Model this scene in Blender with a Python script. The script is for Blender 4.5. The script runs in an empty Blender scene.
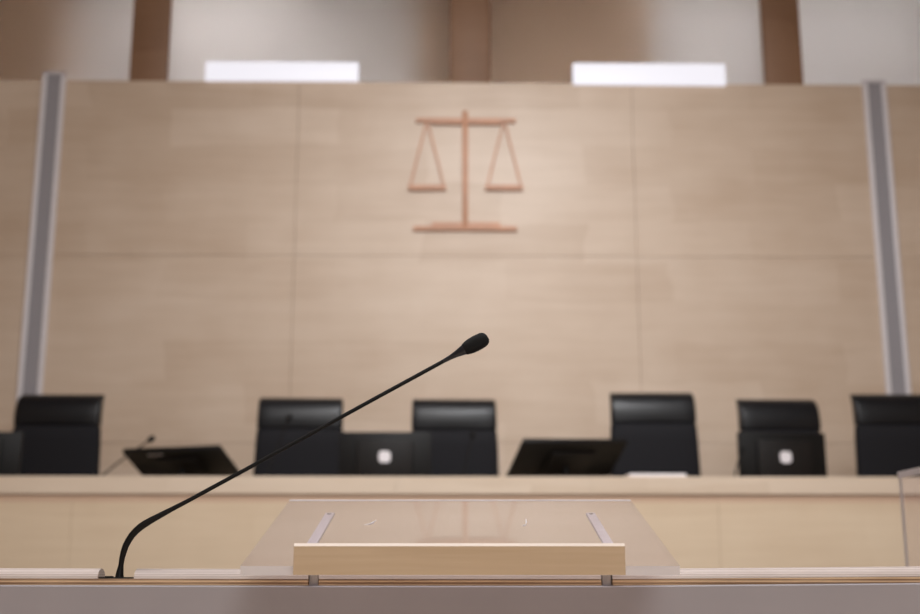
import bpy, bmesh, math, random
from mathutils import Vector, Matrix
random.seed(4)
C = bpy.context.scene.collection
S = bpy.context.scene

# ------------------------------------------------------------------ camera
F = 1200.0
HY = 573.0
PITCH = math.atan((HY - 307.0) / F)
E = 1.0
FOCUS = 1.385
YAW = 0.0144        # the camera is turned slightly to the right of the room's axis
yaw = YAW

def P(px, py, d):
    """point seen at photo pixel (px, py) at forward distance d"""
    u, v = (px - 460.0) / F, (307.0 - py) / F
    y = math.cos(PITCH) - v * math.sin(PITCH)
    z = math.sin(PITCH) + v * math.cos(PITCH)
    x, y = u * math.cos(yaw) + y * math.sin(yaw), y * math.cos(yaw) - u * math.sin(yaw)
    return Vector((x * d / y, d, E + z * d / y))

cam_d = bpy.data.cameras.new('camera')
cam_d.sensor_width = 36.0
cam_d.lens = F / 920.0 * 36.0
cam_d.dof.use_dof = True
cam_d.dof.focus_distance = FOCUS * math.cos(PITCH) + 0.0
cam_d.dof.aperture_fstop = 5.2
cam_d.clip_start = 0.05
cam = bpy.data.objects.new('camera', cam_d)
cam.location = (0, 0, E)
cam.rotation_euler = (math.pi / 2 + PITCH, 0, -YAW)
C.objects.link(cam)
S.camera = cam

# ------------------------------------------------------------------ helpers
def BM():
    return bmesh.new()

def box(bm, x0, x1, y0, y1, z0, z1):
    vs = [bm.verts.new((x, y, z)) for z in (z0, z1) for y in (y0, y1) for x in (x0, x1)]
    for f in ((0, 2, 3, 1), (4, 5, 7, 6), (0, 1, 5, 4), (2, 6, 7, 3), (0, 4, 6, 2), (1, 3, 7, 5)):
        bm.faces.new([vs[i] for i in f])
    return vs

def hull(bm, pts8):
    vs = [bm.verts.new(p) for p in pts8]
    for f in ((0, 2, 3, 1), (4, 5, 7, 6), (0, 1, 5, 4), (2, 6, 7, 3), (0, 4, 6, 2), (1, 3, 7, 5)):
        bm.faces.new([vs[i] for i in f])
    return vs

def rings(bm, rr, cap=True):
    """skin a list of rings (lists of points)"""
    vv = [[bm.verts.new(p) for p in r] for r in rr]
    n = len(vv[0])
    for a, b in zip(vv, vv[1:]):
        for i in range(n):
            bm.faces.new((a[i], a[(i + 1) % n], b[(i + 1) % n], b[i]))
    if cap:
        bm.faces.new(list(reversed(vv[0])))
        bm.faces.new(vv[-1])
    bmesh.ops.recalc_face_normals(bm, faces=bm.faces)

def tube(bm, pts, rad, n=16):
    pts = [Vector(p) for p in pts]
    if not isinstance(rad, (list, tuple)):
        rad = [rad] * len(pts)
    rr = []
    ref = Vector((0, 1, 0))
    for i, p in enumerate(pts):
        t = (pts[min(i + 1, len(pts) - 1)] - pts[max(i - 1, 0)]).normalized()
        r0 = ref
        if abs(t.dot(r0)) > .95:
            r0 = Vector((1, 0, 0))
        a = (r0 - t * r0.dot(t)).normalized()
        b = t.cross(a)
        rr.append([p + (a * math.cos(2 * math.pi * k / n) + b * math.sin(2 * math.pi * k / n)) * rad[i] for k in range(n)])
    rings(bm, rr)

def smooth(o, angle=40):
    for p in o.data.polygons:
        p.use_smooth = True
    try:
        o.data.set_sharp_from_angle(angle=math.radians(angle))
    except Exception:
        pass

def link(name, bm, m, off=None, bevel=0.0, seg=2, sm=False):
    me = bpy.data.meshes.new(name)
    if off is not None:
        bmesh.ops.translate(bm, verts=bm.verts, vec=-Vector(off))
    bmesh.ops.recalc_face_normals(bm, faces=bm.faces)
    if bevel:
        bmesh.ops.bevel(bm, geom=list(bm.edges), offset=bevel, segments=seg, profile=.5, affect='EDGES', clamp_overlap=True)
    bm.to_mesh(me)
    bm.free()
    ms = m if isinstance(m, (list, tuple)) else [m]
    for x in ms:
        me.materials.append(x)
    o = bpy.data.objects.new(name, me)
    C.objects.link(o)
    if sm or bevel:
        smooth(o)
    return o

def thing(name, label, cat, loc=(0, 0, 0), group=None):
    o = bpy.data.objects.new(name, None)
    o.empty_display_size = .05
    o.location = loc
    C.objects.link(o)
    o['label'] = label
    o['category'] = cat
    o['kind'] = 'thing'
    if group:
        o['group'] = group
    return o

def part(name, bm, m, root, world=True, bevel=0.0, seg=2, sm=False, label=None, base=None):
    """mesh child of root; the coordinates in bm are world ones unless world=False"""
    off = base if base is not None else (root.location if world else None)
    o = link(name, bm, m, off, bevel, seg, sm)
    o.parent = root
    if label:
        o['label'] = label
    return o

def tag(o, label, cat, group=None):
    o['label'] = label
    o['category'] = cat
    o['kind'] = 'thing'
    if group:
        o['group'] = group
    return o

def structure(name, bm, m, bevel=0.0, label=None, parent=None):
    o = link(name, bm, m, None, bevel)
    if parent is None:
        o['kind'] = 'structure'
    else:
        o.parent = parent
    if label:
        o['label'] = label
    return o

def dup(root, loc=None, rot=None, label=None):
    r = root.copy()
    C.objects.link(r)
    if loc is not None:
        r.location = loc
    if rot is not None:
        r.rotation_euler = rot
    if label:
        r['label'] = label
    for ch in list(root.children):
        c = ch.copy()
        C.objects.link(c)
        c.parent = r
        for g in list(ch.children):
            d = g.copy()
            C.objects.link(d)
            d.parent = c
    return r

# ------------------------------------------------------------------ materials
def lin(c):
    return tuple(((x / 255) / 12.92 if x / 255 <= .04045 else ((x / 255 + .055) / 1.055) ** 2.4) for x in c) + (1,)

def mat(name, rgb, rough=.5, metal=0.0, noise=0.0, scale=(30, 30, 30), bump=0.0, spec=.5):
    m = bpy.data.materials.new(name)
    m.use_nodes = True
    nt = m.node_tree
    b = nt.nodes['Principled BSDF']
    b.inputs['Base Color'].default_value = lin(rgb)
    b.inputs['Roughness'].default_value = rough
    b.inputs['Metallic'].default_value = metal
    b.inputs['Specular IOR Level'].default_value = spec
    tc = nt.nodes.new('ShaderNodeTexCoord')
    mp = nt.nodes.new('ShaderNodeMapping')
    mp.inputs['Scale'].default_value = scale
    nz = nt.nodes.new('ShaderNodeTexNoise')
    nz.inputs['Scale'].default_value = 1.0
    nz.inputs['Detail'].default_value = 4
    nt.links.new(tc.outputs['Object'], mp.inputs[0])
    nt.links.new(mp.outputs[0], nz.inputs[0])
    cr = nt.nodes.new('ShaderNodeValToRGB')
    cr.color_ramp.elements[0].position = .3
    cr.color_ramp.elements[1].position = .7
    cr.color_ramp.elements[0].color = lin([max(0, c * (1 - noise)) for c in rgb])
    cr.color_ramp.elements[1].color = lin([min(255, c * (1 + noise)) for c in rgb])
    nt.links.new(nz.outputs['Fac'], cr.inputs[0])
    nt.links.new(cr.outputs[0], b.inputs['Base Color'])
    if bump:
        bp = nt.nodes.new('ShaderNodeBump')
        bp.inputs['Strength'].default_value = bump
        bp.inputs['Distance'].default_value = .002
        nt.links.new(nz.outputs['Fac'], bp.inputs['Height'])
        nt.links.new(bp.outputs[0], b.inputs['Normal'])
    return m

def wood(name, c_dark, c_mid, c_light, plank=(.9, .24), rough=.45, grain=(3.0, 40.0), amount=.5, spec=.4):
    """rotary cut birch veneer: plank wide tone patches and long soft grain along X"""
    m = bpy.data.materials.new(name)
    m.use_nodes = True
    nt = m.node_tree
    N, L = nt.nodes, nt.links
    b = N['Principled BSDF']
    b.inputs['Roughness'].default_value = rough
    b.inputs['Specular IOR Level'].default_value = spec
    tc = N.new('ShaderNodeTexCoord')
    sep = N.new('ShaderNodeSeparateXYZ')
    L.new(tc.outputs['Object'], sep.inputs[0])
    cmb = N.new('ShaderNodeCombineXYZ')
    L.new(sep.outputs['X'], cmb.inputs['X'])
    L.new(sep.outputs['Z'], cmb.inputs['Y'])
    L.new(sep.outputs['Y'], cmb.inputs['Z'])
    # gentle waviness
    nz0 = N.new('ShaderNodeTexNoise')
    nz0.inputs['Scale'].default_value = 1.6
    nz0.inputs['Detail'].default_value = 2
    L.new(cmb.outputs[0], nz0.inputs[0])
    add = N.new('ShaderNodeVectorMath')
    add.operation = 'MULTIPLY_ADD'
    add.inputs[1].default_value = (.35, .10, 0)
    L.new(nz0.outputs['Color'], add.inputs[0])
    L.new(cmb.outputs[0], add.inputs[2])
    br = N.new('ShaderNodeTexBrick')
    br.inputs['Scale'].default_value = 1.0
    br.inputs['Mortar Size'].default_value = 0.0
    br.inputs['Brick Width'].default_value = plank[0]
    br.inputs['Row Height'].default_value = plank[1]
    br.inputs['Color1'].default_value = (0, 0, 0, 1)
    br.inputs['Color2'].default_value = (1, 1, 1, 1)
    br.inputs['Mortar'].default_value = (.5, .5, .5, 1)
    L.new(add.outputs[0], br.inputs[0])
    mp = N.new('ShaderNodeMapping')
    mp.inputs['Scale'].default_value = (grain[0], grain[1], 3)
    L.new(cmb.outputs[0], mp.inputs[0])
    nz = N.new('ShaderNodeTexNoise')
    nz.inputs['Scale'].default_value = 1.0
    nz.inputs['Detail'].default_value = 5
    nz.inputs['Distortion'].default_value = .4
    L.new(mp.outputs[0], nz.inputs[0])
    nzb = N.new('ShaderNodeTexNoise')
    nzb.inputs['Scale'].default_value = 2.2
    nzb.inputs['Detail'].default_value = 3
    L.new(cmb.outputs[0], nzb.inputs[0])
    mx = N.new('ShaderNodeMix')
    mx.data_type = 'FLOAT'
    mx.inputs[0].default_value = amount
    L.new(nz.outputs['Fac'], mx.inputs[2])
    L.new(br.outputs['Color'], mx.inputs[3])
    mx2 = N.new('ShaderNodeMix')
    mx2.data_type = 'FLOAT'
    mx2.inputs[0].default_value = .4
    L.new(mx.outputs[0], mx2.inputs[2])
    L.new(nzb.outputs['Fac'], mx2.inputs[3])
    cr = N.new('ShaderNodeValToRGB')
    cr.color_ramp.elements[0].position = .22
    cr.color_ramp.elements[0].color = lin(c_dark)
    cr.color_ramp.elements[1].position = .78
    cr.color_ramp.elements[1].color = lin(c_light)
    e = cr.color_ramp.elements.new(.5)
    e.color = lin(c_mid)
    L.new(mx2.outputs[0], cr.inputs[0])
    L.new(cr.outputs[0], b.inputs['Base Color'])
    return m

def ply_edge(name, cols, layer=.0026, rough=.55):
    """stacked veneers seen on the cut edge of plywood, layers along Z"""
    m = bpy.data.materials.new(name)
    m.use_nodes = True
    nt = m.node_tree
    N, L = nt.nodes, nt.links
    b = N['Principled BSDF']
    b.inputs['Roughness'].default_value = rough
    tc = N.new('ShaderNodeTexCoord')
    mp = N.new('ShaderNodeMapping')
    mp.inputs['Scale'].default_value = (8, 8, 60)
    L.new(tc.outputs['Object'], mp.inputs[0])
    nz = N.new('ShaderNodeTexNoise')
    nz.inputs['Scale'].default_value = 1.0
    nz.inputs['Detail'].default_value = 4
    L.new(mp.outputs[0], nz.inputs[0])
    sep = N.new('ShaderNodeSeparateXYZ')
    L.new(tc.outputs['Object'], sep.inputs[0])
    a = N.new('ShaderNodeMath')
    a.operation = 'MULTIPLY'
    a.inputs[1].default_value = 2 * math.pi / (2 * layer)
    L.new(sep.outputs['Z'], a.inputs[0])
    s = N.new('ShaderNodeMath')
    s.operation = 'SINE'
    L.new(a.outputs[0], s.inputs[0])
    ma = N.new('ShaderNodeMath')
    ma.operation = 'MULTIPLY_ADD'
    ma.inputs[1].default_value = .32
    L.new(s.outputs[0], ma.inputs[0])
    L.new(nz.outputs['Fac'], ma.inputs[2])
    cr = N.new('ShaderNodeValToRGB')
    cr.color_ramp.elements[0].position = .2
    cr.color_ramp.elements[0].color = lin(cols[0])
    cr.color_ramp.elements[1].position = .8
    cr.color_ramp.elements[1].color = lin(cols[1])
    L.new(ma.outputs[0], cr.inputs[0])
    L.new(cr.outputs[0], b.inputs['Base Color'])
    return m

def glass(name, rough=0.0, ior=1.49, tint=(250, 248, 250)):
    m = bpy.data.materials.new(name)
    m.use_nodes = True
    b = m.node_tree.nodes['Principled BSDF']
    b.inputs['Base Color'].default_value = lin(tint)
    b.inputs['Roughness'].default_value = rough
    b.inputs['IOR'].default_value = ior
    b.inputs['Transmission Weight'].default_value = 1.0
    return m

def emit(name, rgb, power):
    m = bpy.data.materials.new(name)
    m.use_nodes = True
    b = m.node_tree.nodes['Principled BSDF']
    b.inputs['Base Color'].default_value = lin((120, 120, 120))
    b.inputs['Emission Color'].default_value = lin(rgb)
    b.inputs['Emission Strength'].default_value = power
    return m

M_wall = wood('birch_wall_veneer', (186, 161, 138), (200, 178, 157), (211, 191, 172), (1.25, .30), .42, (1.6, 14), .38)
M_bench = wood('birch_bench_veneer', (212, 188, 159), (222, 200, 172), (230, 210, 183), (1.6, .45), .5, (2, 30), .35)
M_rail = wood('birch_bench_rail', (210, 188, 164), (220, 200, 178), (228, 209, 188), (1.25, .3), .5, (2, 50), .5)
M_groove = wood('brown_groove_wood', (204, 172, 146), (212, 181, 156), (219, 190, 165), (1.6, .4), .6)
M_ledge = wood('birch_ledge', (182, 156, 126), (193, 168, 139), (203, 180, 152), (.6, .2), .45, (7, 150), .15)
M_ledge_top = wood('pale_ledge_edge', (214, 198, 184), (222, 207, 194), (228, 214, 202), (.6, .2), .45, (9, 300), .2)  # paler copy of the ledge wood, painting its lit top chamfer
M_ply = ply_edge('plywood_cut_edge', ((124, 92, 66), (206, 174, 140)), .0019)
M_mould = ply_edge('pale_bullnose_birch', ((180, 165, 158), (204, 192, 188)), .0013, .55)
M_grey = mat('grey_laminate_panel', (152, 146, 150), .5, 0, .02, (6, 6, 2))
M_batten = wood('brown_batten_wood', (126, 92, 67), (138, 103, 77), (148, 112, 86), (1.0, .3), .55)
M_added_board = wood('tan_column_wood', (180, 148, 122), (190, 158, 132), (198, 166, 140), (1.0, .3), .55)
M_alu = mat('pale_aluminium_trim', (222, 216, 218), .45, .0, .02)
M_insert = mat('grey_perforated_insert', (150, 146, 150), .6, .1, .10, (160, 160, 160))
M_copper = mat('copper_brown_emblem', (186, 134, 102), .5, 0, .05, (6, 6, 6))
M_leather = mat('black_leather', (9, 9, 13), .40, 0, .12, (60, 60, 60), .05, .35)
M_fabric = mat('black_woven_cloth', (21, 20, 24), .8, 0, .12, (220, 220, 220), .1, .25)
M_plastic = mat('black_plastic', (13, 12, 12), .5, 0, .1, (80, 80, 80), 0, .25)
M_plastic2 = mat('charcoal_plastic', (22, 19, 18), .55, 0, .1, (80, 80, 80), 0, .25)
M_foam = mat('black_foam', (9, 9, 10), .95, 0, .35, (900, 900, 900), .5)
M_steel = mat('brushed_steel', (178, 172, 174), .42, .7, .06, (400, 400, 20))
M_bar = mat('pale_painted_steel', (232, 228, 234), .4, .1, .03, (60, 60, 60))
M_white = mat('white_plastic', (226, 222, 226), .5, 0, .03)
M_paper = mat('white_paper', (232, 228, 232), .8, 0, .02, (40, 40, 400))
M_plaster = mat('white_plaster', (232, 228, 230), .8, 0, .02, (3, 3, 3))
M_ceil = mat('white_ceiling', (215, 210, 208), .85, 0, .02, (3, 3, 3))
M_floor = mat('grey_carpet', (112, 106, 104), .95, 0, .12, (90, 90, 90), .2)
def acrylic(name, ior, haze, mirror=True):
    """one face of a clear sheet: see-through plastic, a trace of haze, a Fresnel mirror on the polished side"""
    m = bpy.data.materials.new(name)
    m.use_nodes = True
    N, L = m.node_tree.nodes, m.node_tree.links
    N.remove(N['Principled BSDF'])
    out = N['Material Output']
    tr, df = N.new('ShaderNodeBsdfTransparent'), N.new('ShaderNodeBsdfDiffuse')
    tr.inputs[0].default_value = lin((252, 250, 252))
    df.inputs[0].default_value = lin((240, 232, 236))
    m1 = N.new('ShaderNodeMixShader')
    m1.inputs[0].default_value = haze
    L.new(tr.outputs[0], m1.inputs[1])
    L.new(df.outputs[0], m1.inputs[2])
    if not mirror:
        L.new(m1.outputs[0], out.inputs[0])
        return m
    fr_, gl, m2 = N.new('ShaderNodeFresnel'), N.new('ShaderNodeBsdfGlossy'), N.new('ShaderNodeMixShader')
    fr_.inputs['IOR'].default_value = ior
    gl.inputs['Roughness'].default_value = .015
    L.new(fr_.outputs[0], m2.inputs[0])
    L.new(m1.outputs[0], m2.inputs[1])
    L.new(gl.outputs[0], m2.inputs[2])
    L.new(m2.outputs[0], out.inputs[0])
    return m
M_glass = acrylic('clear_acrylic_face', 1.62, .10)
M_clear = acrylic('clear_acrylic_back', 1.49, .02, False)
M_side = acrylic('clear_acrylic_side_edge', 1.49, .05, False)
M_frost = glass('frosted_glass', .6, 1.3, (248, 246, 242))
def edge_mat():
    m = bpy.data.materials.new('frosted_acrylic_edge')
    m.use_nodes = True
    N, L = m.node_tree.nodes, m.node_tree.links
    N.remove(N['Principled BSDF'])
    d, t, x = N.new('ShaderNodeBsdfDiffuse'), N.new('ShaderNodeBsdfTranslucent'), N.new('ShaderNodeMixShader')
    d.inputs[0].default_value = lin((240, 235, 236))
    t.inputs[0].default_value = lin((242, 238, 238))
    x.inputs[0].default_value = .5
    L.new(d.outputs[0], x.inputs[1]); L.new(t.outputs[0], x.inputs[2])
    L.new(x.outputs[0], N['Material Output'].inputs[0])
    return m
M_edge = edge_mat()
M_tube = emit('lamp_diffuser', (246, 243, 252), .86)
M_dark = mat('black_gasket', (26, 22, 20), .7)
M_lcd = mat('dark_display_glass', (12, 12, 14), .15, 0, .05)
M_reflection_mark = mat('white_scuff', (236, 230, 234), .5, 0, .02)  # white that stands for small reflections on the sheet

# ------------------------------------------------------------------ distances
D_WALL, D_UP, D_BACK = 8.6, 8.95, 9.75
D_BENCH, D_MON, D_CHAIR = 6.3, 6.62, 7.42
z_walltop = P(460, 82.5, D_WALL).z
z_fascia = P(460, 476.3, D_BENCH).z
z_work = z_fascia - .10
z_pod = z_work - .73
z_ceil = 6.1
XW = 6.2

# ------------------------------------------------------------------ room shell
b = BM(); box(b, -XW, XW, -5, 10.0, -.1, 0); structure('floor', b, M_floor)
b = BM(); box(b, -XW, XW, -5, 10.0, z_ceil, z_ceil + .1); structure('ceiling', b, M_ceil)
b = BM(); box(b, -XW - .1, -XW, -5, 10.0, 0, z_ceil); structure('wall_left', b, M_wall)
b = BM(); box(b, XW, XW + .1, -5, 10.0, 0, z_ceil); structure('wall_right', b, M_wall)
b = BM(); box(b, -XW, XW, -5.1, -5, 0, z_ceil); structure('wall_back', b, M_wall)
b = BM()  # unseen window frame added around the sheen light on the back wall
for (xa, xb, za, zb_) in ((.02, .10, 3.7, 5.3), (2.9, 2.98, 3.7, 5.3), (.10, 2.9, 3.66, 3.74), (.10, 2.9, 5.26, 5.34)):
    box(b, xa, xb, -5, -4.9, za, zb_)
b2 = structure('window_5', b, mat('window_frame_white', (220, 218, 216), .5))
b = BM(); box(b, -XW, XW, D_BENCH + .1, D_WALL, 0, z_pod); structure('floor_podium', b, M_floor)

# timber wall of separate veneer boards with fine joints
def X_at(px, py, d):
    return P(px, py, d).x
xs = [-XW, X_at(40, 260, D_WALL), X_at(294, 260, D_WALL), X_at(637, 260, D_WALL), X_at(884, 260, D_WALL), XW]
zs = [z_pod, P(460, 443, D_WALL).z, P(460, 256, D_WALL).z, z_walltop]
b = BM()
g = .0012
for xa, xb in zip(xs, xs[1:]):
    for za, zb in zip(zs, zs[1:]):
        box(b, xa + g, xb - g, D_WALL, D_WALL + .03, za + g, zb - g)
bmesh.ops.bevel(b, geom=list(b.edges), offset=.001, segments=1, affect='EDGES')
box(b, -XW, XW, D_WALL + .028, D_WALL + .34, 0, z_walltop - .004)
structure('wall_front', b, M_wall)

# aluminium channels on the timber wall
for i, (px, py) in enumerate(((30.5, 393), (897.5, 390))):
    cx = X_at(px, py, D_WALL)
    zt = P(460, 75 if i == 0 else 79, D_WALL).z
    w = .088
    b = BM()
    box(b, cx - w, cx - w + .034, D_WALL - .03, D_WALL, z_pod, zt)
    box(b, cx + w - .034, cx + w, D_WALL - .03, D_WALL, z_pod, zt)
    box(b, cx - w, cx + w, D_WALL - .03, D_WALL, zt - .02, zt)
    r = structure('trim_%d' % (i + 1), b, M_alu, .003)
    r['label'] = ('pale aluminium channel with grey insert on the left of the timber wall', 'pale aluminium channel with grey insert on the right of the timber wall')[i]
    b = BM(); box(b, cx - w + .0345, cx + w - .0345, D_WALL - .018, D_WALL - .001, z_pod, zt - .021)
    structure('insert', b, M_insert, parent=r)

# clerestory above the timber wall: battens, frosted panes, an added passage behind that tints them
zb0, zb1 = z_walltop - .004, z_ceil
bat = []
for (pa, pb) in ((133.5, 170), (450, 490), (761.5, 798.5)):
    bat.append((X_at(pa, 40, D_UP), X_at(pb, 40, D_UP)))
for i, (xa, xb) in enumerate(bat):
    b = BM(); box(b, xa, xb, D_UP - .06, D_UP + .04, zb0, zb1)
    structure('trim_%d' % (i + 3), b, M_batten, .004)
edges = [-XW] + [v for ab in bat for v in ab] + [XW]
for i in range(4):
    xa, xb = edges[2 * i], edges[2 * i + 1]
    b = BM(); box(b, xa + .002, xb - .002, D_UP - .012, D_UP, zb0 + .045, zb1)
    w = structure('window_%d' % (i + 1), b, M_frost)
    b = BM(); box(b, xa + .002, xb - .002, D_UP - .02, D_UP + .01, zb0, zb0 + .044)
    structure('window_frame', b, M_alu, parent=w)
b = BM(); box(b, -XW, XW, D_BACK, D_BACK + .1, 0, z_ceil); structure('wall_passage', b, M_plaster)
b = BM(); box(b, -XW, XW, D_UP + .04, D_BACK, zb0 - .10, zb0 - .0)
structure('floor_passage', b, M_plaster)
b = BM(); box(b, X_at(418, 40, 9.5), X_at(650, 40, 9.5), 9.42, D_BACK, zb0, zb1)  # unseen boards added to give the panes their brown tone
structure('column', b, M_added_board)
b = BM(); box(b, X_at(-200, 40, 9.5), X_at(60, 40, 9.5), 9.42, D_BACK, zb0, zb1)
structure('column.001', b, M_added_board)

# the two linear lamps on top of the timber wall
lamp_lab = ('bright linear lamp on top of the timber wall, left of the emblem', 'bright linear lamp on top of the timber wall, right of the emblem')
for i, (pa, pb, ya, yb) in enumerate(((205.5, 358.5, 63.5, 82.5), (573, 725, 63, 84.5))):
    d = D_WALL - .012
    x0, x1 = X_at(pa, 73, d), X_at(pb, 73, d)
    z1, z0 = P(460, ya, d).z, P(460, yb, d).z
    r = thing('linear_lamp', lamp_lab[i], 'lamp', ((x0 + x1) / 2, D_WALL + .05, z_walltop), 'linear lamps above the timber wall')
    b = BM(); box(b, x0, x1, D_WALL + .03, D_WALL + .12, z_walltop, z1); part('housing', b, M_white, r, bevel=.004)
    b = BM(); box(b, x0, x1, d - .02, d + .008, z0, z1)
    box(b, x0, x1, d + .008, D_WALL + .03, z_walltop + .002, z1); part('diffuser', b, M_tube, r, bevel=.006, label='glowing white diffuser')

# ------------------------------------------------------------------ scales of justice
de = D_WALL
root = thing('scales_emblem', 'copper brown scales of justice emblem mounted on the timber wall', 'emblem', P(465, 230, de))
def flat(b, pa, pb, ya, yb, t0, t1):
    p0, p1 = P(pa, yb, de), P(pb, ya, de)
    box(b, P((pa), (ya + yb) / 2, de).x, P(pb, (ya + yb) / 2, de).x, de - t1, de - t0, p0.z, p1.z)
xc = P(465.2, 170, de).x
b = BM(); box(b, xc - .020, xc + .020, de - .030, de, P(0, 226.5, de).z, P(0, 109.5, de).z); part('post', b, M_copper, root, bevel=.003)
b = BM(); flat(b, 416, 515.5, 119.6, 122.6, 0, .022); flat(b, 431, 501, 119.6, 124.8, .0, .028); part('beam', b, M_copper, root)
b = BM(); flat(b, 413, 517, 227, 231, 0, .022); flat(b, 432, 500, 223.6, 229.5, 0, .028); part('base', b, M_copper, root)
for sx in (427, 504):
    b = BM(); flat(b, sx - 18.8, sx + 18.8, 186, 190.6, 0, .026); pn = part('pan', b, M_copper, root)
    b = BM()
    for s in (-1, 1):
        p0, p1 = P(sx + s * .5, 122.5, de), P(sx + s * 17, 187, de)
        n = Vector((p1.z - p0.z, 0, -(p1.x - p0.x))).normalized() * .0078
        y0, y1 = Vector((0, -.016, 0)), Vector((0, 0, 0))
        hull(b, [p1 - n + y0, p1 + n + y0, p1 - n + y1, p1 + n + y1, p0 - n + y0, p0 + n + y0, p0 - n + y1, p0 + n + y1])
    c = link('hanger', b, M_copper, root.location); c.parent = pn

# ------------------------------------------------------------------ judges' bench
root = thing('judges_bench', 'long pale birch judges bench in front of the timber wall', 'bench', (0, D_BENCH, 0))
zg = P(460, 493.8, D_BENCH).z
zp = P(460, 502.0, D_BENCH).z
BX = 4.6
b = BM()
jx = [-BX, X_at(70, 530, 6.3), X_at(395, 530, 6.3), X_at(720, 530, 6.3), BX]
for xa, xb in zip(jx, jx[1:]):
    box(b, xa + .0008, xb - .0008, D_BENCH + .012, D_BENCH + .04, 0, zp)
part('front_panel', b, M_bench, root)
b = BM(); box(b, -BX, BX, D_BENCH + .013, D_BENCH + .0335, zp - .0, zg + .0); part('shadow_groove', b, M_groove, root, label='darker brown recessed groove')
b = BM()
jx = [-BX, X_at(396, 484, 6.3), X_at(592, 484, 6.3), BX]
for xa, xb in zip(jx, jx[1:]):
    box(b, xa + .0006, xb - .0006, D_BENCH, D_BENCH + .034, zg, z_fascia)
box(b, -BX, BX, D_BENCH + .034, D_BENCH + .20, z_fascia - .022, z_fascia)
part('top_rail', b, M_rail, root, label='paler birch top rail')
b = BM(); box(b, -BX, BX, D_BENCH + .06, D_BENCH + .60, z_work - .03, z_work); part('worktop', b, M_bench, root)
for s in (-1, 1):
    b = BM(); box(b, s * BX - .02, s * BX + .02, D_BENCH + .06, D_BENCH + .58, z_pod, z_work - .03); part('side_panel', b, M_bench, root)

# paper stack lying on the bench rail
p0, p1 = P(627.5, 476, 6.4), P(684, 476, 6.4)
b = BM(); box(b, p0.x, p1.x, 6.34, 6.49, z_fascia, z_fascia + .019); o = link('paper_stack', b, M_paper, (p0.x, 6.4, z_fascia)); o.location = (p0.x, 6.4, z_fascia)
tag(o, 'low stack of white paper lying on the bench in front of a black chair', 'paper')

# ------------------------------------------------------------------ chairs
def rrect(w, d, cy, z, r, n=5, bulge=0.0):
    """rounded rectangle ring, front side (-y) may bulge"""
    pts = []
    hw, hd = w / 2, d / 2
    r = min(r, hw * .98, hd * .98)
    cs = ((hw - r, hd - r, 0), (-hw + r, hd - r, 90), (-hw + r, -hd + r, 180), (hw - r, -hd + r, 270))
    for (cx, cyy, a0) in cs:
        for k in range(n + 1):
            a = math.radians(a0 + 90 * k / n)
            x, y = cx + r * math.cos(a), cyy + r * math.sin(a)
            pts.append((x, y, 0))
    # extra points along the front for the bulge
    out = []
    for i, p in enumerate(pts):
        out.append(p)
        q = pts[(i + 1) % len(pts)]
        if abs(q[0] - p[0]) > .1:
            for k in range(1, 8):
                t = k / 8
                out.append((p[0] + (q[0] - p[0]) * t, p[1] + (q[1] - p[1]) * t, 0))
    res = []
    for x, y, _ in out:
        if y < 0:
            y -= bulge * (1 - (x / hw) ** 2)
        res.append(Vector((x, y + cy, z)))
    return res

HC = P(0, 394, D_CHAIR).z - z_pod       # nominal chair height
def make_chair(label):
    t = thing('office_chair', label, 'chair', (0, 0, 0), 'black chairs behind the judges bench')
    rec = lambda z: .035 * ((z - .5) / (HC - .5))           # the back leans away from the bench
    zh = HC - .205
    b = BM(); rr = []
    for z, w, d, bu in ((.46, .47, .03, 0), (.48, .53, .06, .01), (.56, .562, .075, .02), (.75, .560, .08, .02), (zh - .10, .542, .078, .012), (zh - .015, .532, .07, .010), (zh - .002, .522, .055, .006)):
        rr.append(rrect(w, d, rec(z), z, .03, 5, bu))
    rings(b, rr); part('backrest', b, M_fabric, t, world=False, sm=True)
    b = BM(); rr = []
    prof = ((zh, .522, .060, .0, .004), (zh + .006, .530, .074, 0, .006), (zh + .05, .528, .080, .0, .010), (zh + .10, .526, .080, .004, .010), (HC - .075, .525, .078, .012, .008), (HC - .045, .524, .070, .024, .006), (HC - .022, .522, .056, .042, .004), (HC - .008, .519, .040, .060, .002), (HC - .001, .512, .018, .076, 0))
    for z, w, d, dy, bu in prof:
        rr.append(rrect(w, d, rec(z) + dy, z, .020, 5, bu))
    rings(b, rr); part('headrest', b, M_leather, t, world=False, sm=True, label='glossy black leather head cushion')
    b = BM()
    rings(b, [rrect(.47, .46, -.24, .42, .06), rrect(.52, .5, -.24, .45, .07), rrect(.52, .5, -.24, .50, .07), rrect(.47, .45, -.24, .53, .06)])
    part('seat', b, M_leather, t, world=False, sm=True)
    for s in (-1, 1):
        b = BM(); tube(b, [(s * .25, .0, .50), (s * .285, -.03, .62), (s * .285, -.10, .68), (s * .285, -.32, .67), (s * .28, -.36, .60), (s * .25, -.36, .47)], .016, 10)
        part('armrest', b, M_plastic, t, world=False, sm=True)
    b = BM(); tube(b, [(0, -.24, .09), (0, -.24, .42)], .03, 14); part('gas_lift', b, M_steel, t, world=False, sm=True)
    b = BM()
    for k in range(5):
        a = 2 * math.pi * k / 5 + .3
        tube(b, [(0, -.24, .10), (.27 * math.cos(a), -.24 + .27 * math.sin(a), .07)], [.028, .018], 8)
    bs = part('base', b, M_plastic, t, world=False, sm=True)
    for k in range(5):
        a = 2 * math.pi * k / 5 + .3
        cx, cy = .27 * math.cos(a), -.24 + .27 * math.sin(a)
        b = BM(); tube(b, [(cx - .02, cy, .03), (cx + .02, cy, .03)], .03, 12)
        c = link('caster', b, M_plastic, None, sm=True); c.parent = bs
    return t

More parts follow.
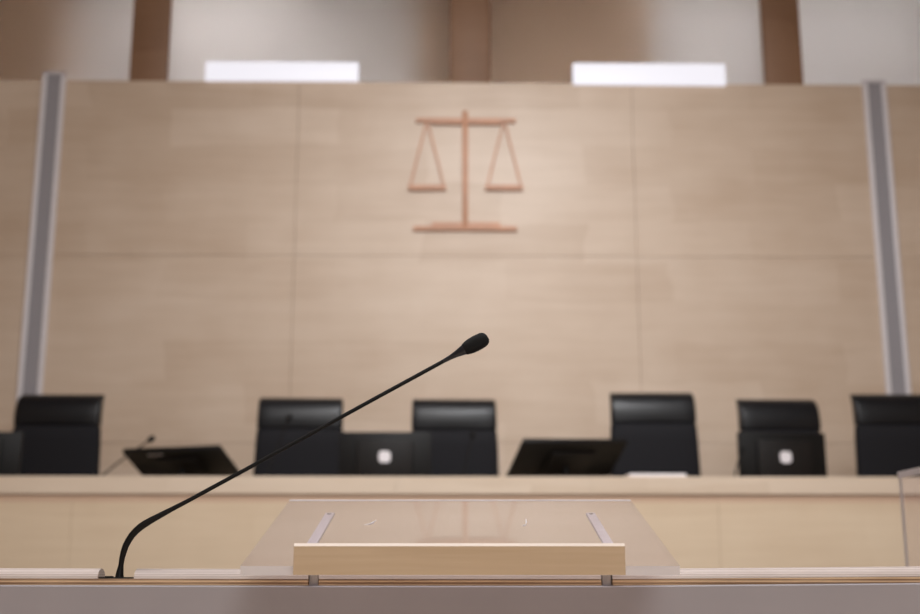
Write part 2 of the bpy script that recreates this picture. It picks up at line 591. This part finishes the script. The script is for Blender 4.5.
chairs = [
    ((15.5, 101), 395.5, 0.00, 'black office chair at the far left, in front of the left aluminium channel'),
    ((260, 341.5), 398.5, .05, 'black office chair crossed by the long gooseneck microphone stem'),
    ((413, 495.5), 399.5, .02, 'black office chair straight below the scales emblem'),
    ((611, 695), 392.5, -.03, 'black office chair behind the white paper stack'),
    ((740.5, 818), 399, .04, 'black office chair partly hidden by the right upright monitor'),
    ((856, 937), 393.5, 0.0, 'black office chair at the far right, in front of the right aluminium channel'),
]
proto = make_chair(chairs[0][3])
allc = [proto] + [dup(proto) for _ in chairs[1:]]
for o, ((pa, pb), py, rz, lab) in zip(allc, chairs):
    o['label'] = lab
    dd = D_CHAIR + .02
    o.location = (P((pa + pb) / 2, 410, dd).x, D_CHAIR, z_pod)
    o.rotation_euler = (0, 0, rz)
    if abs(pa - 740.5) < .1:
        o.scale.x = .96
    dz = P(0, py - 2.2, D_CHAIR + .06).z - z_pod - HC
    for c in o.children:
        if c.name.split('.')[0] in ('backrest', 'headrest', 'seat', 'armrest'):
            c.location.z = dz
        elif c.name.startswith('gas_lift'):
            c.scale.z = (.42 + dz) / .42

# ------------------------------------------------------------------ monitors
def screen_body(b, w, h, t):
    """slab standing on z=0..h, back (-y side) chamfered"""
    y0, y1 = 0, .022
    box(b, -w / 2, w / 2, y0, y1, 0, h)

def make_upright(label):
    r = thing('desk_monitor', label, 'monitor', (0, 0, 0), 'upright monitors on the judges bench')
    w, zt, zb = .505, P(0, 431.3, D_MON).z - z_work, .045
    b = BM(); box(b, -w / 2, w / 2, 0, .03, zb, zt); part('screen_housing', b, M_plastic, r, world=False, bevel=.004)
    b = BM(); box(b, -w / 2 + .012, w / 2 - .012, .0301, .032, zb + .014, zt - .012); part('screen', b, M_lcd, r, world=False)
    b = BM(); box(b, -.155, .155, -.03, -.0005, zb + .02, zt - .045); mp = part('back_cover', b, M_plastic2, r, world=False, bevel=.010)
    zc = P(0, 457, D_MON).z - z_work
    b = BM(); box(b, -.032, .032, -.034, -.0302, zc - .030, zc + .033)
    ve = [e for e in b.edges if abs(e.verts[0].co.y - e.verts[1].co.y) > .001]
    bmesh.ops.bevel(b, geom=ve, offset=.009, segments=3, affect='EDGES')
    c = link('badge', b, M_white, None); c.parent = mp; c['label'] = 'small white rounded badge'
    b = BM(); box(b, -.05, .05, -.028, -.006, .014, zb + .06); part('stand', b, M_plastic, r, world=False, bevel=.004)
    b = BM(); box(b, -.13, .13, -.10, .10, 0, .0145); part('base', b, M_plastic, r, world=False, bevel=.004)
    return r
up = [(385, 0.0, 0, 'black upright monitor with white badge between two chairs, below and left of the emblem'),
      (783, .14, 0, 'black upright monitor with white badge in front of a chair on the right'),
      (-27, .1, 0, 'black upright monitor cut off by the left edge, beside the far left chair')]
up0 = make_upright(up[0][3])
for i, (px, rz, dy, lab) in enumerate(up):
    o = up0 if i == 0 else dup(up0)
    o['label'] = lab
    o.location = (P(px, 450, D_MON).x, D_MON, z_work)
    o.rotation_euler = (0, 0, rz)

def tilted(label, TL, TR, BL, extra, strip):
    """display laid back on its stand, its back towards the room"""
    u = (TR - TL); w = u.length; u = u / w
    v = BL - TL
    v = v - u * v.dot(u)
    vn = v.normalized()
    h = v.length * extra
    n = u.cross(vn)                    # out of the slab
    if n.y > 0:
        n = -n                         # towards the viewer: the back
    base = TL + u * w / 2 + vn * h * .62
    r = thing('desk_monitor', label, 'monitor', (base.x, base.y, z_work), 'laid back monitors on the judges bench')
    def slab(u0, u1, v0, v1, n0, n1):
        b = BM()
        hull(b, [TL + u * a + vn * c + n * e for e in (n0, n1) for c in (v0, v1) for a in (u0, u1)])
        return b
    part('screen_housing', slab(0, w, 0, h, -.028, 0), M_plastic, r, bevel=.004)
    part('screen', slab(.012, w - .012, .012, h - .014, -.0295, -.0282), M_lcd, r)
    bc = part('back_cover', slab(w * .30, w * .72, h * .22, h * .8, .0004, .022), M_plastic2, r, bevel=.008)
    if strip:  # grey strip that paints in a small glare
        c = link('name_strip', slab(w * .24, w * .40, h * .10, h * .16, .0004, .002), M_insert, r.location); c.parent = r; c['label'] = 'small grey strip'
    b = BM(); c0 = TL + u * w / 2 + vn * h * .6
    tube(b, [c0 + n * .005, Vector((c0.x, c0.y - .01, z_work + .012))], .022, 12); part('stand', b, M_plastic, r, sm=True)
    b = BM(); box(b, c0.x - .11, c0.x + .11, c0.y - .09, c0.y + .09, z_work, z_work + .013); part('base', b, M_plastic, r, bevel=.003)
    return r
tilted('black monitor laid back beside the far left chair', P(122, 452.5, 6.66), P(219, 449, 6.46), P(129, 474, 6.86), 1.25, True)
tilted('black monitor laid back to the left of the paper stack', P(524.5, 442, 6.46), P(628, 442.5, 6.68), P(506, 474.5, 6.66), 1.2, False)

# ------------------------------------------------------------------ gooseneck microphones on the bench
def bench_mic(label, px, py, bx, d):
    head = P(px, py, d)
    base = Vector((P(bx, 470, d).x, d, z_work))
    r = thing('gooseneck_microphone', label, 'microphone', base, 'microphones on the judges bench')
    b = BM(); box(b, base.x - .05, base.x + .05, d - .05, d + .05, z_work, z_work + .02); part('base_plate', b, M_plastic, r, bevel=.004)
    a0 = base + Vector((0, 0, .02)); a1 = a0 + Vector((0, 0, .06))
    pts, k = [], 14
    for i in range(k + 1):
        t = i / k
        p = a0 * (1 - t) ** 2 + a1 * 2 * t * (1 - t) + head * t * t
        pts.append(p)
    b = BM(); tube(b, pts, .0045, 10); part('stem', b, M_plastic2, r, sm=True)
    ax = (pts[-1] - pts[-2]).normalized()
    b = BM(); tube(b, [head - ax * .012, head, head + ax * .014, head + ax * .03, head + ax * .036], [.005, .014, .016, .014, .006], 14); part('windscreen', b, M_foam, r, sm=True, label='black foam windscreen')
bench_mic('slim gooseneck microphone leaning right over the laid back monitor at left', 149, 440.5, 88, 6.56)
bench_mic('slim gooseneck microphone in front of the chair crossed by the long stem', 288, 420, 262, 6.55)
bench_mic('slim gooseneck microphone in front of the chair below the emblem', 472, 437, 461, 6.55)
bench_mic('slim gooseneck microphone beside the right upright monitor, mostly hidden', 741, 452, 731, 6.5)

# ------------------------------------------------------------------ counsel desk in the foreground
yaw = 0.0
DC = 1.384                                   # front of the wooden capping
zb = P(0, 579.3, DC).z                       # seat of the bullnose on the base strip
zt = P(0, 569.2, DC).z
zl = P(0, 585.7, DC).z                       # top of the grey panel
LX, RX = -1.5, 1.5
def cx(px):
    return P(px, 577, DC).x
root = thing('counsel_desk', 'grey panelled desk with rounded birch plywood capping in the foreground', 'desk', (0, DC, 0))
n1, n2, n3, n4 = cx(308.3), cx(318.6), cx(601.4), cx(612.6)
DEEP = .030
TILT = math.tan(math.radians(.5))
TILTL = math.tan(math.radians(.14))
def shear(b, x0, t):
    for v in b.verts:
        if t > 0 and v.co.x > x0:
            v.co.z += (v.co.x - x0) * t
        if t < 0 and v.co.x < x0:
            v.co.z += (x0 - v.co.x) * -t
b = BM()
NB = 40
xs_ = [LX, cx(133), cx(308), cx(613), RX]
for xa, xb in zip(xs_, xs_[1:]):
    pass
rr = []
for x in xs_:
    dz = (x - xs_[3]) * TILT if x > xs_[3] else ((xs_[1] + .2 - x) * TILTL if x < xs_[1] + .2 else 0)
    e = .0016
    rr.append([Vector((x, DC - .004, .02)), Vector((x, DC + .034, .02)), Vector((x, DC + .034, zl + dz)), Vector((x, DC - .004 + e, zl + dz)), Vector((x, DC - .004, zl + dz - e))])
rings(b, rr)
part('front_panel', b, M_grey, root, label='grey laminate panel')
def strip(xa, xb, tilt, x0):
    b = BM(); box(b, xa, xb, DC, DC + DEEP, zl, zb); shear(b, x0, tilt); part('cap_base', b, M_ply, root, bevel=.0006, base=(0, DC, zl))
    root.children[-1]
def mould(xa, xb, tilt, x0, ra=0, rb=0):
    b = BM(); rr = []
    n = 12
    for x in (xa, xb):
        ring = []
        for k in range(n + 1):
            a = math.pi * k / n
            ring.append(Vector((x, DC + DEEP / 2 - DEEP / 2 * math.cos(a), zb + .0002 + (zt - zb) * math.sin(a) ** .95)))
        rr.append(ring)
    rings(b, rr); shear(b, x0, tilt)
    part('cap_moulding', b, M_mould, root, sm=True, label='pale rounded moulding', base=(0, DC, zl))
strip(LX, n1, -TILTL, xs_[1] + .2); strip(n2, n3, 0, 0); strip(n4, RX, TILT, n4)
mould(LX, cx(97.5), -TILTL, xs_[1] + .2); mould(cx(133.8), n1, -TILTL, xs_[1] + .2); mould(n2, n3, 0, 0); mould(n4, RX, TILT, n4)
for o in list(root.children):
    if o.name.startswith('cap_'):
        o.location = (0, 0, zl)
b = BM(); box(b, LX, RX, .72, DC - .004, .73, .755); part('worktop', b, M_bench, root, bevel=.002)
for s in (LX, RX):
    b = BM(); box(b, s - .012, s + .012, .76, DC - .006, 0, .73); part('side_panel', b, M_grey, root, bevel=.002)

# clear reading stand carried by two posts in the desk capping
SLOPE_DEG = 13.05
dp = DC + .013
d1 = dp * 398 / 440
d2 = dp * 398 / 343
A0, A1 = P(240.3, 566, d1), P(680, 566, d1)
SLOPE = math.radians(SLOPE_DEG)
for _ in range(60):                          # far edge distance that gives the sheet its slope
    d2 += .5 * ((P(0, 500.2, d2).z - A0.z) / math.tan(SLOPE) + d1 - d2)
B0, B1 = P(291.5, 500.2, d2), P(632.3, 500.2, d2)
hwA, hwB = (A1.x - A0.x) / 2, (B1.x - B0.x) / 2
mx_ = (A0.x + A1.x) / 2
zA, zB = A0.z, B0.z
slope = math.atan2(zB - zA, d2 - d1)
nrm = Vector((0, -math.sin(slope), math.cos(slope)))
along = Vector((0, math.cos(slope), math.sin(slope)))
Ls = math.hypot(zB - zA, d2 - d1)
TH = .0095
stand = thing('reading_stand', 'clear acrylic reading stand with birch lip on the desk capping', 'reading stand', (mx_, dp, zl))
fr = Vector((mx_, d1, zA))
def SP(x, l, n):
    return fr + Vector((x, 0, 0)) + along * l + nrm * n
b = BM()
hull(b, [SP(s * h, l, n) for n in (-TH, 0) for l, h in ((0, hwA), (Ls, hwB)) for s in (-1, 1)])
bmesh.ops.recalc_face_normals(b, faces=b.faces)
b.normal_update()
for f in b.faces:
    k = f.normal.dot(nrm)
    f.material_index = 0 if k > .5 else 2 if k < -.5 else 3 if abs(f.normal.x) > .5 or f.normal.y > .5 else 1
sheet = part('sheet', b, [M_glass, M_edge, M_clear, M_side], stand, label='clear acrylic sheet')
b = BM(); hull(b, [SP(s * hwB, l, n) for n in (.0002, .0008) for l in (Ls - .0055, Ls) for s in (-1, 1)])  # pale strip laid on to paint the light caught by the edge
o = link('edge_strip', b, M_edge, stand.location); o.parent = sheet; o['label'] = 'bright frosted far edge'
# small pale reflections on the sheet, painted as solid white marks
for (pts, ws) in ((((364, 525), (369, 524.6), (373, 523), (376, 520.5)), (.0003, .0006, .0013, .0006)), (((522, 526), (525.5, 525.5), (526.3, 523), (526, 519.5)), (.0003, .0009, .0013, .0005))):
    b = BM(); q = []
    for (px, py) in pts:
        # meet the ray with the sheet plane
        c = Vector((0, 0, E)); dirn = P(px, py, 1.0) - c
        t = (fr - c).dot(nrm) / dirn.dot(nrm)
        q.append(c + dirn * t + nrm * .0006)
    tube(b, q, [w * .8 for w in ws], 6)
    o = link('scuff', b, M_reflection_mark, stand.location); o.parent = sheet
# birch lip along the near edge
lz0 = P(0, 575, d1 - .012).z
lz1 = P(0, 543.2, d1 - .012).z
lx0, lx1 = P(293.4, 560, d1 - .012).x, P(625.3, 560, d1 - .012).x
b = BM()
yF, yB, ch = d1 - .012, d1 - .0025, .0030
rr = []
for x in (lx0, lx1):
    rr.append([Vector((x, yF, lz0)), Vector((x, yB, lz0)), Vector((x, yB, lz1)), Vector((x, yF + ch * .9, lz1)), Vector((x, yF, lz1 - ch))])
rings(b, rr)
b.normal_update()
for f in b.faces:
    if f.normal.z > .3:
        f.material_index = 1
lip = part('lip', b, [M_ledge, M_ledge_top], stand, label='birch plywood lip')
# brackets under the sheet and posts through the notches
for s, (na, nb) in ((-1, (n1, n2)), (1, (n3, n4))):
    xm = (na + nb) / 2
    lx = xm - mx_
    lb = lx + s * .0078                       # the bar sits a little outside the post
    tl = ((fr.y + .0) and 0)
    # far end of the bar: where the photo shows its rounded tip
    c = Vector((0, 0, E)); dirn = P(323 if s < 0 else 598.5, 512.2, 1.0) - c
    t = (fr - nrm * TH - c).dot(nrm) / dirn.dot(nrm)
    tip = c + dirn * t
    lt = (tip - fr).dot(along)
    l0 = (dp - .03 - d1) / math.cos(slope)
    b = BM(); bw = .0062
    hull(b, [SP(lb + x, l, n) for n in (-TH - .0045, -TH - .0004) for l in (l0, lt) for x in (-bw, bw)])
    bar = part('bracket_bar', b, M_bar, stand, bevel=.0012)
    b = BM(); q = SP(lb, lt - .012, -TH - .0003)
    tube(b, [q, q + nrm * .0006], .0028, 12)
    o = link('screw', b, M_dark, stand.location); o.parent = bar; o['label'] = 'small dark screw'
    zt_ = SP(lx, (dp - d1) / math.cos(slope), -TH - .006).z
    b = BM(); box(b, xm - .0052, xm + .0052, dp - .010, dp + .006, zl, zt_); part('post', b, M_steel, stand, bevel=.0008)

# ------------------------------------------------------------------ the long gooseneck microphone
dm = DC + DEEP / 2
bx_ = P(119.8, 578, dm).x
mic = thing('gooseneck_microphone', 'long black gooseneck microphone rising from the desk capping in the foreground', 'microphone', (bx_, dm, zb))
pxm = dm / F * 1.02
b = BM()
pl0, pl1 = P(98.5, 577, dm).x, P(132.3, 577, dm).x
box(b, pl0, pl1, dm - .011, dm + .011, zb + .0001, zb + .0024)
box(b, P(106.5, 577, dm).x, P(112, 577, dm).x, dm - .007, dm + .007, zb + .0024, zb + .0036)
part('base_plate', b, M_plastic, mic, bevel=.0004)
path = [(119.4, 577.5, 4.2), (119.8, 573, 3.6), (121, 565, 2.5), (122, 558.5, 2.7), (123.6, 552, 3.0), (125.6, 546, 3.1), (128.5, 540.5, 3.2), (131.8, 535.4, 3.3), (135.8, 531, 3.4), (140.3, 527, 3.5), (145.4, 523.6, 3.5), (151.5, 520, 3.2), (158.4, 516.3, 2.9), (171.4, 509.4, 2.4), (187.7, 501.0, 2.1), (222, 482.3, 2.05), (258, 462.8, 2.0), (300, 439.8, 2.0), (342, 416.6, 2.0), (382, 394.7, 2.0), (420, 374.0, 2.0), (444, 360.9, 2.0)]
def mp3(a):
    return P(a[0], a[1], dm)
b = BM(); tube(b, [mp3(a) for a in path], [a[2] * dm / F for a in path], 18); part('stem', b, M_plastic, mic, sm=True)
neck = [(443, 361.4, 2.05), (450, 357.6, 2.4), (456, 354.2, 3.3), (461, 351.4, 4.6), (464.6, 349.4, 5.5), (465.8, 348.7, 5.5)]
b = BM(); tube(b, [mp3(a) for a in neck], [a[2] * dm / F for a in neck], 24); part('capsule_neck', b, mat('satin_black_plastic', (24, 24, 30), .3), mic, sm=True)
hd = [(463.6, 349.9, 4.9), (464.6, 349.4, 6.0), (467, 348.1, 6.9), (471, 346, 7.8), (475.5, 343.6, 8.1), (479.5, 341.5, 8.0), (482.5, 339.9, 7.7), (484.8, 338.7, 6.9), (486.6, 337.8, 5.4), (487.6, 337.2, 3.0)]
b = BM(); tube(b, [mp3(a) for a in hd], [a[2] * dm / F for a in hd], 24); part('windscreen', b, M_foam, mic, sm=True, label='black foam windscreen')

for r_ in (root, stand, mic):                # the desk and what stands on it face the camera
    r_.location = Matrix.Rotation(-YAW, 3, 'Z') @ Vector(r_.location)
    r_.rotation_euler = (0, 0, -YAW)
yaw = YAW

# ------------------------------------------------------------------ clear screen on a partition at the right
q0 = P(898, 472, 2.6)
zs0 = q0.z
ps = thing('clear_screen', 'clear acrylic screen rising in front of the bench at the right edge', 'screen', (q0.x, 2.2, 0))
b = BM(); box(b, q0.x, q0.x + .008, 1.75, 2.6, .96, zs0)
b.normal_update()
bmesh.ops.recalc_face_normals(b, faces=b.faces)
for f in b.faces:
    f.material_index = 0 if f.normal.x < -.5 else 2 if f.normal.x > .5 else 1
pane = part('pane', b, [M_glass, M_edge, M_clear], ps)
b = BM(); box(b, q0.x - .0012, q0.x - .0002, 1.75, 2.6, zs0 - .014, zs0)
o = link('edge_strip', b, M_edge, ps.location); o.parent = pane; o['label'] = 'pale frosted edge'
b = BM(); box(b, q0.x - .02, q0.x + .028, 1.7, 2.65, 0, .96); part('partition', b, M_grey, ps, bevel=.003)

# ------------------------------------------------------------------ lights
def area(name, loc, rot, sx, sy, power, col=(1, .975, .96), spread=180):
    l = bpy.data.lights.new(name, 'AREA')
    l.shape = 'RECTANGLE'
    l.size, l.size_y = sx, sy
    l.energy = power
    l.color = col
    l.spread = math.radians(spread)
    o = bpy.data.objects.new(name, l)
    o.location = loc
    o.rotation_euler = rot
    C.objects.link(o)
    return o
area('ceiling_lamp_front', (.1, 5.3, z_ceil - .05), (math.radians(20), 0, 0), 1.8, .8, 50)
area('ceiling_lamp_middle', (0, 2.2, z_ceil - .05), (math.radians(12), 0, 0), 2.6, 1.2, 250)
area('wall_washer_lamp', (.7, 3.6, z_ceil - .05), (math.radians(49), 0, 0), 1.0, .5, 52, (.95, .97, 1), spread=76)  # unseen light added to make the middle of the wall brighter
area('ceiling_lamp_rear', (0.4, -2.6, z_ceil - .05), (math.radians(40), 0, 0), 4.2, 1.8, 310)
area('rear_window_daylight', (1.5, -4.93, 4.5), (math.radians(90), 0, 0), 2.8, 1.5, 105, (.94, .97, 1))  # light added behind the camera to give the wall centre its sheen
area('passage_lamp_left', (-2.0, D_UP + .25, z_ceil - .05), (0, 0, 0), 1.4, .3, 7, (1, .985, .985))  # unseen pair of lights added to brighten the panes from behind
area('passage_lamp_right', (3.0, D_UP + .25, z_ceil - .05), (0, 0, 0), 2.6, .3, 7.5, (.98, .985, 1))
w = bpy.data.worlds.new('world')
S.world = w
w.use_nodes = True
w.node_tree.nodes['Background'].inputs[0].default_value = (.8, .78, .76, 1)
w.node_tree.nodes['Background'].inputs[1].default_value = .25

S.view_settings.view_transform = 'Standard'
S.view_settings.look = 'None'
S.view_settings.gamma = 1
S.view_settings.use_curve_mapping = False
S.view_settings.exposure = 0.0
S.cycles.max_bounces = 10
S.cycles.transmission_bounces = 8
S.cycles.caustics_refractive = True
S.cycles.use_denoising = True
bpy.context.view_layer.update()
